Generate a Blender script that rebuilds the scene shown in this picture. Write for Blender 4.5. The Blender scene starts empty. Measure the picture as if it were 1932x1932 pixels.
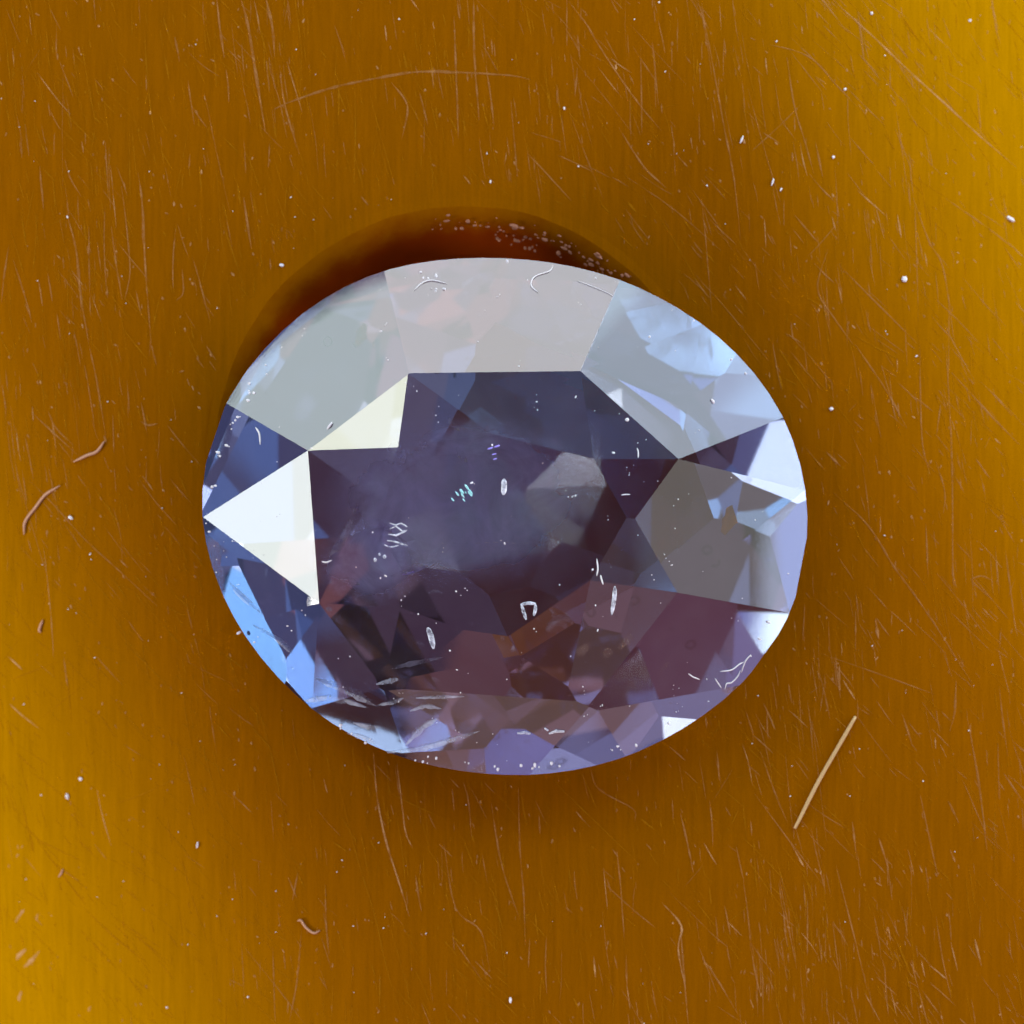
import bpy, bmesh, math, random
from mathutils import Vector
random.seed(7)
S = bpy.context.scene
COL = S.collection
IOR = 1.77
TINT = (0.572218,0.575462,0.656719)
AMBIENT = (0.19735,0.110448,0.156082)
AMBER_COL = (.268, .0855, .0002); SLAB_S0 = .50; SLAB_K = .52
LAMPS = [  # polar angle, azimuth, half angle, radiance
    (1.12897,0.655872,0.320064, (3.32145,4.06463,4.76374)),
    (0.485256,2.27049,0.161267, (0.821722,1.66346,2.3368)),
    (0.548919,-0.269463,0.287393, (0.187596,0.2185,0.280261)),
    (0.828056,2.38485,0.101226, (9.43713,9.99205,8.02978)),
    (1.11891,-0.182057,0.237867, (1.139,1.18351,1.07706)),
    (1.32559,3.37011,0.453494, (0.0815309,0.301275,0.884234)),
    (1.10022,-3.06093,0.0782418, (9.48911,10.1266,9.21639)),
    (0.678155,2.11527,0.1694, (0.675181,1.17831,1.27944)),
    (1.09495,1.57612,0.167395, (4.10978,3.60584,3.31424)),
    (1.12998,2.27445,0.126535, (3.86047,4.68199,4.5128)),
    (1.30611,-0.691334,0.278762, (0.581606,0.165035,0.205166)),
    (0.609116,-1.20494,0.316386, (0.554828,0.172878,0.0863843)),
    (0.782411,-0.40135,0.213828, (0.271343,0.412122,0.57514)),
    (1.15884,2.29942,0.430429, (0.195305,0.301481,0.571165)),
    (1.45407,-1.26817,0.449402, (0.943085,0.542829,0.467429)),
    (1.28909,-0.112625,0.18693, (2.15056,2.57322,3.81734)),
    (0.716154,1.1754,0.33703, (0.146868,0.373157,0.726588)),
    (0.89477,0.974085,0.135746, (0.961313,2.37155,3.13686)),
    (1.25564,1.34633,0.353062, (1.24634,1.89552,2.31095)),
    (1.10369,2.94112,0.103111, (3.57709,4.45476,3.84351)),
    (1.34729,-1.46522,0.143915, (1.48056,4.39994,6.41451)),
    (1.34373,-2.93125,0.129759, (1.03815,0.987762,0.894691)),
    (1.43117,-2.6529,0.122173, (50,50,46)),  # unseen low side light, added to brighten the block's lower left end
    (1.43117,0.279253,0.122173, (27.36,27.36,25.92)),  # unseen low side light, added to brighten the block's right end
]
CROWN = [  # facet kind, plane normal, plane distance
    ('table_facet', -0.0129826,-0.0194011,0.999727, 0.358608),
    ('star_facet', -0.0145067,0.330765,0.943602, 0.387861),
    ('kite_facet', 0.052292,0.245665,0.967943, 0.382209),
    ('bezel_facet', -0.0157819,0.521806,0.852918, 0.407399),
    ('upper_girdle_facet', -0.354478,0.440547,0.824781, 0.441901),
    ('upper_girdle_facet', -0.0314037,0.533138,0.845445, 0.410828),
    ('star_facet', 0.262252,0.266839,0.927373, 0.400645),
    ('kite_facet', 0.269827,0.139194,0.952795, 0.398726),
    ('bezel_facet', 0.344342,0.360109,0.867035, 0.415281),
    ('upper_girdle_facet', 0.0507736,0.544021,0.837534, 0.416404),
    ('upper_girdle_facet', 0.300765,0.440421,0.845914, 0.423634),
    ('star_facet', 0.449602,-0.0140342,0.893119, 0.419383),
    ('kite_facet', 0.227034,-0.192231,0.954727, 0.397964),
    ('bezel_facet', 0.472515,-0.0140646,0.881211, 0.422526),
    ('upper_girdle_facet', 0.377963,0.349095,0.857483, 0.421358),
    ('upper_girdle_facet', 0.488892,0.0844043,0.868251, 0.432856),
    ('star_facet', 0.232834,-0.16042,0.959194, 0.396455),
    ('kite_facet', 0.0889761,-0.167865,0.981786, 0.385026),
    ('bezel_facet', 0.434686,-0.317748,0.842665, 0.443509),
    ('upper_girdle_facet', 0.497115,-0.0559059,0.865882, 0.431229),
    ('upper_girdle_facet', 0.412207,-0.335894,0.846913, 0.440744),
    ('star_facet', -0.0235401,-0.330314,0.943578, 0.412494),
    ('kite_facet', -0.0779561,-0.205261,0.975598, 0.395503),
    ('bezel_facet', -0.0476616,-0.676253,0.735126, 0.462172),
    ('upper_girdle_facet', 0.38843,-0.613097,0.687921, 0.489556),
    ('upper_girdle_facet', 0.116416,-0.740736,0.661632, 0.485238),
    ('star_facet', -0.231646,-0.167826,0.958214, 0.414028),
    ('kite_facet', -0.229723,-0.073617,0.970468, 0.401619),
    ('bezel_facet', -0.549242,-0.410509,0.727884, 0.492536),
    ('upper_girdle_facet', -0.0709743,-0.696668,0.713874, 0.467379),
    ('upper_girdle_facet', -0.36142,-0.694789,0.621807, 0.505491),
    ('star_facet', -0.334134,-0.0166584,0.942378, 0.419895),
    ('kite_facet', -0.25091,0.112732,0.961424, 0.409476),
    ('bezel_facet', -0.522253,-0.031189,0.85222, 0.459678),
    ('upper_girdle_facet', -0.583237,-0.39566,0.709428, 0.496137),
    ('upper_girdle_facet', -0.62821,-0.285562,0.723744, 0.498216),
    ('star_facet', -0.246866,0.295524,0.922888, 0.416262),
    ('kite_facet', -0.0547257,0.281022,0.95814, 0.38754),
    ('bezel_facet', -0.355005,0.438254,0.825775, 0.441739),
    ('upper_girdle_facet', -0.563997,0.0676824,0.822998, 0.477023),
    ('upper_girdle_facet', -0.353308,0.439575,0.825801, 0.441265),
    ('break_facet', 0.608403,0.216538,0.763516, 1.91912),
    ('break_facet', 0.497919,0.309155,0.810247, 2.108),
    ('break_facet', 0.384914,0.281933,0.878837, 2.00147),
    ('break_facet', -0.123257,-0.274889,0.953543, 0.417516),
    ('break_facet', -0.197731,0.342159,0.918602, 2.00001),
    ('break_facet', -0.369282,0.0670087,0.926899, 1.99658),
    ('break_facet', 0.0221074,-0.800056,0.599517, 0.516354),
    ('break_facet', -0.678117,-0.190878,0.709734, 2.02751),
    ('break_facet', -0.461729,-0.697966,0.547403, 2.06623),
    ('break_facet', 0.329356,-0.634166,0.699541, 1.97307),
    ('break_facet', 0.220256,-0.482261,0.847887, 2.01326),
    ('break_facet', -0.0445992,-0.241128,0.969468, 0.398057),
]
GIRDLE = [
    (0.999652,-0.0263891, 0.545967),
    (0.990103,-0.14034, 0.54734),
    (0.966614,-0.256237, 0.547002),
    (0.92861,-0.371056, 0.544636),
    (0.877178,-0.480165, 0.540201),
    (0.815491,-0.57877, 0.534101),
    (0.748131,-0.663551, 0.527124),
    (0.679594,-0.733588, 0.520139),
    (0.612791,-0.790245, 0.513778),
    (0.548305,-0.836278, 0.508295),
    (0.484681,-0.874691, 0.503635),
    (0.419566,-0.907725, 0.499621),
    (0.351163,-0.936314, 0.496098),
    (0.279308,-0.960202, 0.492988),
    (0.205696,-0.978616, 0.490308),
    (0.133133,-0.991098, 0.488153),
    (0.0642257,-0.997935, 0.48664),
    (0.000144208,-1, 0.485848),
    (-0.0599346,-0.998202, 0.4858),
    (-0.118453,-0.99296, 0.486499),
    (-0.178364,-0.983965, 0.48798),
    (-0.241841,-0.970316, 0.490284),
    (-0.309403,-0.950931, 0.493394),
    (-0.379828,-0.925057, 0.49719),
    (-0.450762,-0.892644, 0.501489),
    (-0.519695,-0.854352, 0.506122),
    (-0.584808,-0.811171, 0.510998),
    (-0.645397,-0.763847, 0.516123),
    (-0.701774,-0.7124, 0.521582),
    (-0.754802,-0.655953, 0.527499),
    (-0.805282,-0.592892, 0.533984),
    (-0.853412,-0.521236, 0.541055),
    (-0.898428,-0.439121, 0.548558),
    (-0.938489,-0.345309, 0.556099),
    (-0.970845,-0.239709, 0.563035),
    (-0.992304,-0.123829, 0.568557),
    (-1,-0.000979846, 0.571873),
    (-0.992283,0.123994, 0.57246),
    (-0.969374,0.245588, 0.570261),
    (-0.933374,0.358905, 0.565721),
    (-0.887508,0.460791, 0.559602),
    (-0.834913,0.550382, 0.552676),
    (-0.777537,0.628837, 0.545472),
    (-0.715659,0.69845, 0.53818),
    (-0.648214,0.761459, 0.530713),
    (-0.573821,0.818981, 0.522858),
    (-0.492104,0.870536, 0.514448),
    (-0.404724,0.914439, 0.505531),
    (-0.315557,0.948907, 0.496473),
    (-0.229778,0.973243, 0.487927),
    (-0.152163,0.988355, 0.480595),
    (-0.0853638,0.99635, 0.474918),
    (-0.0288923,0.999583, 0.470905),
    (0.020751,0.999785, 0.468241),
    (0.0687253,0.997636, 0.466575),
    (0.119771,0.992802, 0.465742),
    (0.17639,0.98432, 0.465744),
    (0.238215,0.971212, 0.466609),
    (0.302764,0.953066, 0.468301),
    (0.367078,0.93019, 0.470747),
    (0.429335,0.903146, 0.473902),
    (0.489633,0.871929, 0.477808),
    (0.54964,0.835402, 0.482611),
    (0.611353,0.791358, 0.4885),
    (0.675679,0.737196, 0.495553),
    (0.741542,0.670906, 0.503577),
    (0.805953,0.59198, 0.512063),
    (0.864978,0.501809, 0.52034),
    (0.915076,0.403282, 0.527814),
    (0.954053,0.299637, 0.534152),
    (0.981163,0.193179, 0.539273),
    (0.996411,0.0846492, 0.543218),
]
PAVILION = [
    (-0.532863,-0.328968,-0.779639, 0.232311),
    (0.644553,0.0625837,-0.761994, 0.233068),
    (0.464057,0.564525,-0.682615, 0.24019),
    (0.452595,0.578802,-0.678341, 0.242999),
    (0.657218,0.321074,-0.681891, 0.254389),
    (-0.236035,-0.601458,-0.76324, 0.202194),
    (-0.343764,0.542704,-0.766354, 0.269554),
    (-0.257122,0.749476,-0.61006, 0.321109),
    (0.126516,-0.19447,-0.972715, 0.143482),
    (-0.665324,0.214999,-0.714927, 0.29432),
    (0.280861,-0.247278,-0.927346, 0.150948),
    (-0.357957,-0.632453,-0.686928, 0.254197),
    (-0.253627,-0.594532,-0.763023, 0.193445),
    (-0.441742,0.808101,-0.389663, 0.410927),
    (-0.398259,-0.503267,-0.766885, 0.235285),
    (0.737051,-0.17193,-0.653603, 0.290574),
    (0.430027,0.10891,-0.896223, 0.181799),
    (0.621486,0.418025,-0.662579, 0.266023),
    (0.233586,-0.555081,-0.798325, 0.185816),
    (-0.256778,-0.314579,-0.913841, 0.184578),
    (-0.104482,-0.204105,-0.973357, 0.208833),
    (-0.202904,-0.666882,-0.717007, 0.220484),
    (-0.575852,0.194094,-0.79418, 0.221725),
    (0.0377251,-0.926887,-0.37344, 0.389539),
    (0.325455,-0.35443,-0.876618, 0.166164),
    (0.349924,-0.0503941,-0.935422, 0.148412),
    (0.51995,-0.369135,-0.770319, 0.195358),
    (-0.628307,-0.363968,-0.687574, 0.281177),
    (-0.649833,-0.307273,-0.695198, 0.286382),
    (0.325895,0.77358,-0.543477, 0.309169),
    (0.386645,-0.556118,-0.735689, 0.226121),
    (-0.789863,0.352772,-0.501666, 0.386358),
    (-0.252783,-0.686064,-0.682215, 0.286491),
    (-0.371359,0.632096,-0.680108, 0.357942),
    (-0.663303,0.272345,-0.697034, 0.282534),
    (-0.226944,0.85899,-0.458947, 0.356745),
    (-0.706059,0.457224,-0.540765, 0.374143),
    (0.483978,-0.239752,-0.841597, 0.234937),
    (0.398706,-0.387487,-0.831196, 0.208786),
    (0.00943998,-0.683732,-0.729672, 0.216664),
    (0.403003,-0.373012,-0.835734, 0.19973),
    (-0.719987,-0.365196,-0.590128, 0.378215),
    (0.277259,0.15972,-0.947427, 0.18837),
    (0.170339,-0.469683,-0.866246, 0.170045),
    (0.42296,0.752358,-0.505036, 0.336787),
    (-0.623914,0.165599,-0.763746, 0.257721),
    (-0.675965,0.49139,-0.549187, 0.368437),
    (0.179601,-0.520699,-0.834635, 0.22274),
    (0.593453,0.0881053,-0.800032, 0.214734),
    (-0.235005,-0.681144,-0.693409, 0.27438),
    (-0.0776304,0.574108,-0.815091, 0.385445),
    (-0.0328282,-0.228674,-0.972949, 0.23116),
    (-0.27829,0.677278,-0.681064, 0.321105),
    (-0.0989445,-0.717167,-0.689842, 0.284796),
]

# ------------------------------------------------------------------ camera
CAMZ = 9.0
cam = bpy.data.cameras.new('camera'); cam.sensor_width = 36.0
cam.lens = 36.0 / (2 * 0.966 / CAMZ); cam.clip_start = 0.05; cam.clip_end = 200
co = bpy.data.objects.new('camera', cam); COL.objects.link(co); co.location = (0, 0, CAMZ)
S.camera = co
cam.dof.use_dof = True; cam.dof.focus_distance = CAMZ - .31; cam.dof.aperture_fstop = 2.0
# ------------------------------------------------------------------ world: dim, even room light
W = bpy.data.worlds.new('World'); S.world = W; W.use_nodes = True
bg = W.node_tree.nodes.get('Background') or W.node_tree.nodes.new('ShaderNodeBackground')
bg.inputs['Color'].default_value = (*AMBIENT, 1); bg.inputs['Strength'].default_value = 1.0
# ------------------------------------------------------------------ added lamps, fitted to give the stone its reflections
def added_lamp(th, ph, half, col):
    d = Vector((math.sin(th) * math.cos(ph), math.sin(th) * math.sin(ph), math.cos(th)))
    l = bpy.data.lights.new('added_lamp', 'AREA'); l.shape = 'DISK'
    r = 10.0 * math.tan(half); l.size = 2 * r
    m = max(col); l.color = [c / m for c in col]; l.energy = m * math.pi * math.pi * r * r
    o = bpy.data.objects.new('added_lamp', l); COL.objects.link(o); o.location = d * 10.0
    o.rotation_euler = (-d).to_track_quat('-Z', 'Y').to_euler()
for a in LAMPS: added_lamp(*a)
S.view_settings.view_transform = 'Standard'; S.view_settings.look = 'None'
S.view_settings.exposure = 0.0; S.view_settings.gamma = 1.0
S.render.engine = 'CYCLES'
cy = S.cycles
cy.max_bounces = 20; cy.transmission_bounces = 18; cy.glossy_bounces = 16; cy.diffuse_bounces = 4
cy.transparent_max_bounces = 24; cy.caustics_reflective = True; cy.caustics_refractive = True
cy.blur_glossy = 0.0; cy.sample_clamp_indirect = 12.0

# ------------------------------------------------------------------ helpers
def px(u, v, z=0.0):                       # photograph measure (1932 wide) to a point at height z
    s = (CAMZ - z) / CAMZ
    return ((u - 966) / 1000 * s, -(v - 966) / 1000 * s, z)
def new_mat(name):
    m = bpy.data.materials.new(name); m.use_nodes = True
    nt = m.node_tree; nt.nodes.clear()
    out = nt.nodes.new('ShaderNodeOutputMaterial')
    return m, nt, out
def node(nt, kind, **kw):
    n = nt.nodes.new(kind)
    for k, v in kw.items():
        if hasattr(n, k) and not k[0].isupper(): setattr(n, k, v)
        else: n.inputs[k.replace('_', ' ')].default_value = v
    return n
def principled(name, col, rough=.5, spec=.3, **kw):
    m, nt, out = new_mat(name)
    b = nt.nodes.new('ShaderNodeBsdfPrincipled')
    b.inputs['Base Color'].default_value = (*col, 1); b.inputs['Roughness'].default_value = rough
    b.inputs['Specular IOR Level'].default_value = spec
    for k, v in kw.items(): b.inputs[k].default_value = v
    nt.links.new(b.outputs[0], out.inputs[0])
    return m
def link(name, verts, faces, mat, parent=None, smooth=False, off=None):
    if off is not None: verts = [(v[0] - off[0], v[1] - off[1], v[2] - off[2]) for v in verts]
    me = bpy.data.meshes.new(name); me.from_pydata(verts, [], faces); me.update()
    if smooth:
        for p in me.polygons: p.use_smooth = True
    me.materials.append(mat)
    o = bpy.data.objects.new(name, me); COL.objects.link(o)
    if parent is not None: o.parent = parent
    return o
def thing(o, label, cat, group=None):
    o['label'] = label; o['category'] = cat
    if group: o['group'] = group
    return o

# ------------------------------------------------------------------ materials
def glass_mat(name, film, soft=0.0):
    m, nt, out = new_mat(name); L = nt.links.new
    fr = node(nt, 'ShaderNodeFresnel', IOR=IOR)
    geo = nt.nodes.new('ShaderNodeNewGeometry')
    body = node(nt, 'ShaderNodeMix', data_type='RGBA')     # body colour is picked up once per crossing of the stone
    body.inputs[6].default_value = (*TINT, 1); body.inputs[7].default_value = (1, 1, 1, 1)
    L(geo.outputs['Backfacing'], body.inputs[0])
    body2 = node(nt, 'ShaderNodeMix', data_type='RGBA')
    body2.inputs[6].default_value = (1, 1, 1, 1); body2.inputs[7].default_value = (*TINT, 1)
    L(geo.outputs['Backfacing'], body2.inputs[0])
    rf = node(nt, 'ShaderNodeBsdfRefraction', IOR=IOR, Roughness=0.0)
    L(body.outputs[2], rf.inputs['Color'])
    gl = node(nt, 'ShaderNodeBsdfGlossy', Roughness=soft); L(body2.outputs[2], gl.inputs['Color'])
    mx = nt.nodes.new('ShaderNodeMixShader')
    L(fr.outputs[0], mx.inputs[0]); L(rf.outputs[0], mx.inputs[1]); L(gl.outputs[0], mx.inputs[2])
    # polishing marks: a whisper of waviness
    tc = nt.nodes.new('ShaderNodeTexCoord')
    nz = node(nt, 'ShaderNodeTexNoise', Scale=5.0, Detail=1.0, Roughness=.5); L(tc.outputs['Object'], nz.inputs['Vector'])
    bp = node(nt, 'ShaderNodeBump', Strength=.035, Distance=.003); L(nz.outputs[0], bp.inputs['Height'])
    for n in (rf, gl): L(bp.outputs[0], n.inputs['Normal'])
    last = mx
    if film:
        n2 = node(nt, 'ShaderNodeTexNoise', Scale=7.0, Detail=4.0, Roughness=.6, Distortion=.8); L(tc.outputs['Object'], n2.inputs['Vector'])
        rp = nt.nodes.new('ShaderNodeMapRange'); rp.inputs[1].default_value = .42; rp.inputs[2].default_value = .85; rp.inputs[4].default_value = film
        L(n2.outputs[0], rp.inputs[0])
        df = node(nt, 'ShaderNodeBsdfDiffuse', Color=(.75, .74, .78, 1))
        m2 = nt.nodes.new('ShaderNodeMixShader'); L(rp.outputs[0], m2.inputs[0]); L(mx.outputs[0], m2.inputs[1]); L(df.outputs[0], m2.inputs[2])
        last = m2
    L(last.outputs[0], out.inputs[0])
    return m
GLASS = glass_mat('sapphire', 0.0, .03); GLASS_TOP = glass_mat('sapphire_dusty', 0.022)
WHITE = principled('white_dust', (.85, .83, .82), .6, .3)
LINT = principled('pale_lint', (.82, .79, .76), .6, .2)
TEAL = principled('teal_sparkle', (.35, .75, .75), .3, .5)  # teal sparkle put into the flake colour
VIOLET = principled('violet_sparkle', (.38, .32, .9), .3, .5)  # violet sparkle put into the flake colour
DARKSPOT = principled('dark_inclusion', (.02, .02, .04), .4, .4)
def wisp_mat(name, col, alpha):
    m, nt, out = new_mat(name); L = nt.links.new
    tr = nt.nodes.new('ShaderNodeBsdfTransparent'); df = node(nt, 'ShaderNodeBsdfDiffuse', Color=(*col, 1))
    tl = node(nt, 'ShaderNodeBsdfTranslucent', Color=(*col, 1)); ad = nt.nodes.new('ShaderNodeMixShader'); L(df.outputs[0], ad.inputs[1]); L(tl.outputs[0], ad.inputs[2])
    tc = nt.nodes.new('ShaderNodeTexCoord'); nz = node(nt, 'ShaderNodeTexNoise', Scale=22.0, Detail=6.0, Roughness=.65); L(tc.outputs['Object'], nz.inputs['Vector'])
    rp = nt.nodes.new('ShaderNodeMapRange'); rp.inputs[1].default_value = .35; rp.inputs[2].default_value = .75; rp.inputs[4].default_value = alpha; L(nz.outputs[0], rp.inputs[0])
    mx = nt.nodes.new('ShaderNodeMixShader'); L(rp.outputs[0], mx.inputs[0]); L(tr.outputs[0], mx.inputs[1]); L(ad.outputs[0], mx.inputs[2])
    L(mx.outputs[0], out.inputs[0]); return m
WISP = wisp_mat('feather_wisp', (.80, .84, .92), .75); VEIL = wisp_mat('feather_veil', (.7, .68, .72), .4)
def haze_mat(name, col, alpha):
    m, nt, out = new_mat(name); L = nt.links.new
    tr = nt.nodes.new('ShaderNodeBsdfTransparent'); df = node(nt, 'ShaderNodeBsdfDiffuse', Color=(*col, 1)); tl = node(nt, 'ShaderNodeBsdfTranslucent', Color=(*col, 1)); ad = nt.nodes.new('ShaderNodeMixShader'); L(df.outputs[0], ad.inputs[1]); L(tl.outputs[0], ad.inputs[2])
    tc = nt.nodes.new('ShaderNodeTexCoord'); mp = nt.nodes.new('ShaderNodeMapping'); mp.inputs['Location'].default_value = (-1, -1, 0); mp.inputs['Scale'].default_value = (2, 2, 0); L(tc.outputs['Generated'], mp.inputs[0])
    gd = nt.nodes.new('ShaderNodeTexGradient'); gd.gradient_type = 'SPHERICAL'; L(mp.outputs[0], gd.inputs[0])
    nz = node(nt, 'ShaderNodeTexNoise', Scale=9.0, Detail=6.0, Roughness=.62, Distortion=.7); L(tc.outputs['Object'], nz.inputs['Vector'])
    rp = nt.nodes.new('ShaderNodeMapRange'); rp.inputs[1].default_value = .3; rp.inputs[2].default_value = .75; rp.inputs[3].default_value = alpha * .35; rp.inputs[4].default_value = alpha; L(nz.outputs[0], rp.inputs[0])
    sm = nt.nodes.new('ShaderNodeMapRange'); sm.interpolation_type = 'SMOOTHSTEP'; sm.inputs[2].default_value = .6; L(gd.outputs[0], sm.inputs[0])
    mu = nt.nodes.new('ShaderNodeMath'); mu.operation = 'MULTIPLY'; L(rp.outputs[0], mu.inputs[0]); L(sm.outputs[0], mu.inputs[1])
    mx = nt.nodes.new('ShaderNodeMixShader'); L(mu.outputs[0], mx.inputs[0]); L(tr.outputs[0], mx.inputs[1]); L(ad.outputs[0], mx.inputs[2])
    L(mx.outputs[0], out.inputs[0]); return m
GLOW_HAZE = haze_mat('glow_haze', (.58, .62, 1.0), 1.0)  # hazy lavender glow painted as an added sheet in the stone's centre
def amber_mat(name, base, var, ends=False):
    m, nt, out = new_mat(name); L = nt.links.new
    tc = nt.nodes.new('ShaderNodeTexCoord')
    b = nt.nodes.new('ShaderNodeBsdfPrincipled')
    b.inputs['Roughness'].default_value = .5; b.inputs['Specular IOR Level'].default_value = .0
    def streak(rot, sx, sy, det):
        mp = nt.nodes.new('ShaderNodeMapping'); mp.inputs['Rotation'].default_value = (0, 0, rot); mp.inputs['Scale'].default_value = (sx, sy, 1)
        n = node(nt, 'ShaderNodeTexNoise', Scale=1.0, Detail=det, Roughness=.62); L(tc.outputs['Object'], mp.inputs[0]); L(mp.outputs[0], n.inputs['Vector']); return n
    s1 = streak(math.radians(-7), 130, 9, 6.0); s2 = streak(math.radians(-42), 130, 9, 6.0); cl = node(nt, 'ShaderNodeTexNoise', Scale=2.2, Detail=3.0)
    gr = node(nt, 'ShaderNodeTexNoise', Scale=330.0, Detail=2.0); L(tc.outputs['Object'], gr.inputs['Vector']); L(tc.outputs['Object'], cl.inputs['Vector'])
    mxs = node(nt, 'ShaderNodeMix', data_type='FLOAT'); L(cl.outputs[0], mxs.inputs[0]); L(s1.outputs[0], mxs.inputs[2]); L(s2.outputs[0], mxs.inputs[3])
    av = nt.nodes.new('ShaderNodeMath'); av.operation = 'MULTIPLY_ADD'; L(gr.outputs[0], av.inputs[0]); av.inputs[1].default_value = .35; L(mxs.outputs[0], av.inputs[2])
    rp = nt.nodes.new('ShaderNodeMapRange'); rp.inputs[1].default_value = .45; rp.inputs[2].default_value = .95; L(av.outputs[0], rp.inputs[0])
    c = node(nt, 'ShaderNodeMix', data_type='RGBA')
    c.inputs[6].default_value = (*[x * (1 - var) for x in base], 1); c.inputs[7].default_value = (*[x * (1 + var) for x in base[:2]], base[2], 1)
    L(rp.outputs[0], c.inputs[0]); L(c.outputs[2], b.inputs['Base Color'])
    if ends:   # edge light painted in: brighter, yellower colour towards the block's two ends
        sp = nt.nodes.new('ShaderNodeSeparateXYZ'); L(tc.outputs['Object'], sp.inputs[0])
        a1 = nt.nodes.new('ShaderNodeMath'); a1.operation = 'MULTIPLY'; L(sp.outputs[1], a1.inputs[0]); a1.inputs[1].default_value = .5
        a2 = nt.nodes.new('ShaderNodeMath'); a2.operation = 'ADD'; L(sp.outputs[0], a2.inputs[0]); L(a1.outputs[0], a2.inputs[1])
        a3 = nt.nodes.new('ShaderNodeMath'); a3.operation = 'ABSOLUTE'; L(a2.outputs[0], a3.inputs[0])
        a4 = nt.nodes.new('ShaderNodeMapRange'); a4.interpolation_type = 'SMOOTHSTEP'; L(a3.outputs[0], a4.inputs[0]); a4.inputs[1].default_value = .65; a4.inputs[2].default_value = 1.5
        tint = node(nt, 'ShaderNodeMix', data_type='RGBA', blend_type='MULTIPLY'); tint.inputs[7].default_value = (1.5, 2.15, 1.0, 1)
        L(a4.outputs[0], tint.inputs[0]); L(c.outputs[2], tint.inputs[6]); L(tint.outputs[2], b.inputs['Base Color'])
    bp = node(nt, 'ShaderNodeBump', Strength=.12, Distance=.003); L(mxs.outputs[0], bp.inputs['Height']); L(bp.outputs[0], b.inputs['Normal'])
    L(b.outputs[0], out.inputs[0]); return m
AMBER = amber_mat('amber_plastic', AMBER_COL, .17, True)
def hole_shade_mat():                       # drilled wall, rougher; dark red hole shade painted in, fading across the lip
    m, nt, out = new_mat('hole_shade_amber'); L = nt.links.new
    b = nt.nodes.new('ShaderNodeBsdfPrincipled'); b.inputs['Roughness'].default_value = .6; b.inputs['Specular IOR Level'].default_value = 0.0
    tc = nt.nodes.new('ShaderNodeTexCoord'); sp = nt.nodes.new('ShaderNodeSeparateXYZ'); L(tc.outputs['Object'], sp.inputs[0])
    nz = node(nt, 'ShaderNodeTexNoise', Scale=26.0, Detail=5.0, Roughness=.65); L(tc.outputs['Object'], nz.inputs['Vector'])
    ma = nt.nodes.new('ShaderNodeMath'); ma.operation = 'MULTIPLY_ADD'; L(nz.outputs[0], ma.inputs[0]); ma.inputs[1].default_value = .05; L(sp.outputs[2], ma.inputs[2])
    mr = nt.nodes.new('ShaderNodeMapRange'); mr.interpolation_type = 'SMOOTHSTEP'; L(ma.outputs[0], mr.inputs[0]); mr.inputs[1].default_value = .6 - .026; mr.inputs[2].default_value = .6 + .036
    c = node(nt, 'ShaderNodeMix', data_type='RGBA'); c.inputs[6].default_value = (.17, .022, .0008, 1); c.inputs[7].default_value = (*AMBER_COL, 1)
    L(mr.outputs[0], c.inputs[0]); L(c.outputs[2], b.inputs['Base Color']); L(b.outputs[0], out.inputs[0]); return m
HOLE_SHADE = hole_shade_mat()
def scratch_mat(name, col, alpha):     # a scuffed groove: broken up, never fully covering the plastic below
    m, nt, out = new_mat(name); L = nt.links.new
    tr = nt.nodes.new('ShaderNodeBsdfTransparent'); df = node(nt, 'ShaderNodeBsdfDiffuse', Color=(*col, 1))
    tc = nt.nodes.new('ShaderNodeTexCoord'); nz = node(nt, 'ShaderNodeTexNoise', Scale=38.0, Detail=5.0, Roughness=.7); L(tc.outputs['Object'], nz.inputs['Vector'])
    rp = nt.nodes.new('ShaderNodeMapRange'); rp.inputs[1].default_value = .36; rp.inputs[2].default_value = .66; rp.inputs[3].default_value = alpha * .12; rp.inputs[4].default_value = alpha; L(nz.outputs[0], rp.inputs[0])
    mx = nt.nodes.new('ShaderNodeMixShader'); L(rp.outputs[0], mx.inputs[0]); L(tr.outputs[0], mx.inputs[1]); L(df.outputs[0], mx.inputs[2])
    L(mx.outputs[0], out.inputs[0]); return m
SCR_FAINT = scratch_mat('faint_scratch', (.44, .17, .004), .75)
SCR_TAN = scratch_mat('tan_scratch', (.52, .25, .085), .72)
SCR_PALE = scratch_mat('pale_scratch', (.70, .40, .17), .85)
CRYSTAL = scratch_mat('inclusion_crystal', (.88, .92, .97), .95); CRYSTAL.node_tree.nodes['Noise Texture'].inputs['Scale'].default_value = 75.0
EDGE = scratch_mat('edge_glint', (.85, .86, .92), .5)  # bright edge highlights put into a pale diffuse colour
BURR = principled('rim_burr', (.30, .12, .06), .6, .3)

# ------------------------------------------------------------------ plastic block with its drilled hole
HCX, HCY, _ = px(875, 857); HRX, HRY = .42, .42
def slab_z(x, y):
    if x > 0: s = x * .99 + y * .20 - .52; k = .55
    else: s = -(x * .92 + y * .40) - .36; k = .47
    z = -k * s * s if s > 0 else 0.0
    r = (math.hypot(x - HCX, y - HCY) - HRX - .065) / .50        # dish added towards the hole so the amber darkens round it
    if r > 0: r = min(r, 1.0); z += .17 * .50 * (r - .5 * r * r)
    return z
block = thing(bpy.data.objects.new('plastic_block', None), 'scratched translucent amber plastic block with a drilled hole under the gemstone', 'plastic block')
COL.objects.link(block); block.location = (0, 0, -.6)
BO = (0, 0, -.6)
NA = 144
prof = [(-.17, -.42), (-.085, -.22), (-.036, -.105), (-.012, -.062), (.004, -.038), (.018, -.020), (.032, -.008), (.048, -.002), (.065, 0)]
V = []; F = []
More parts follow.
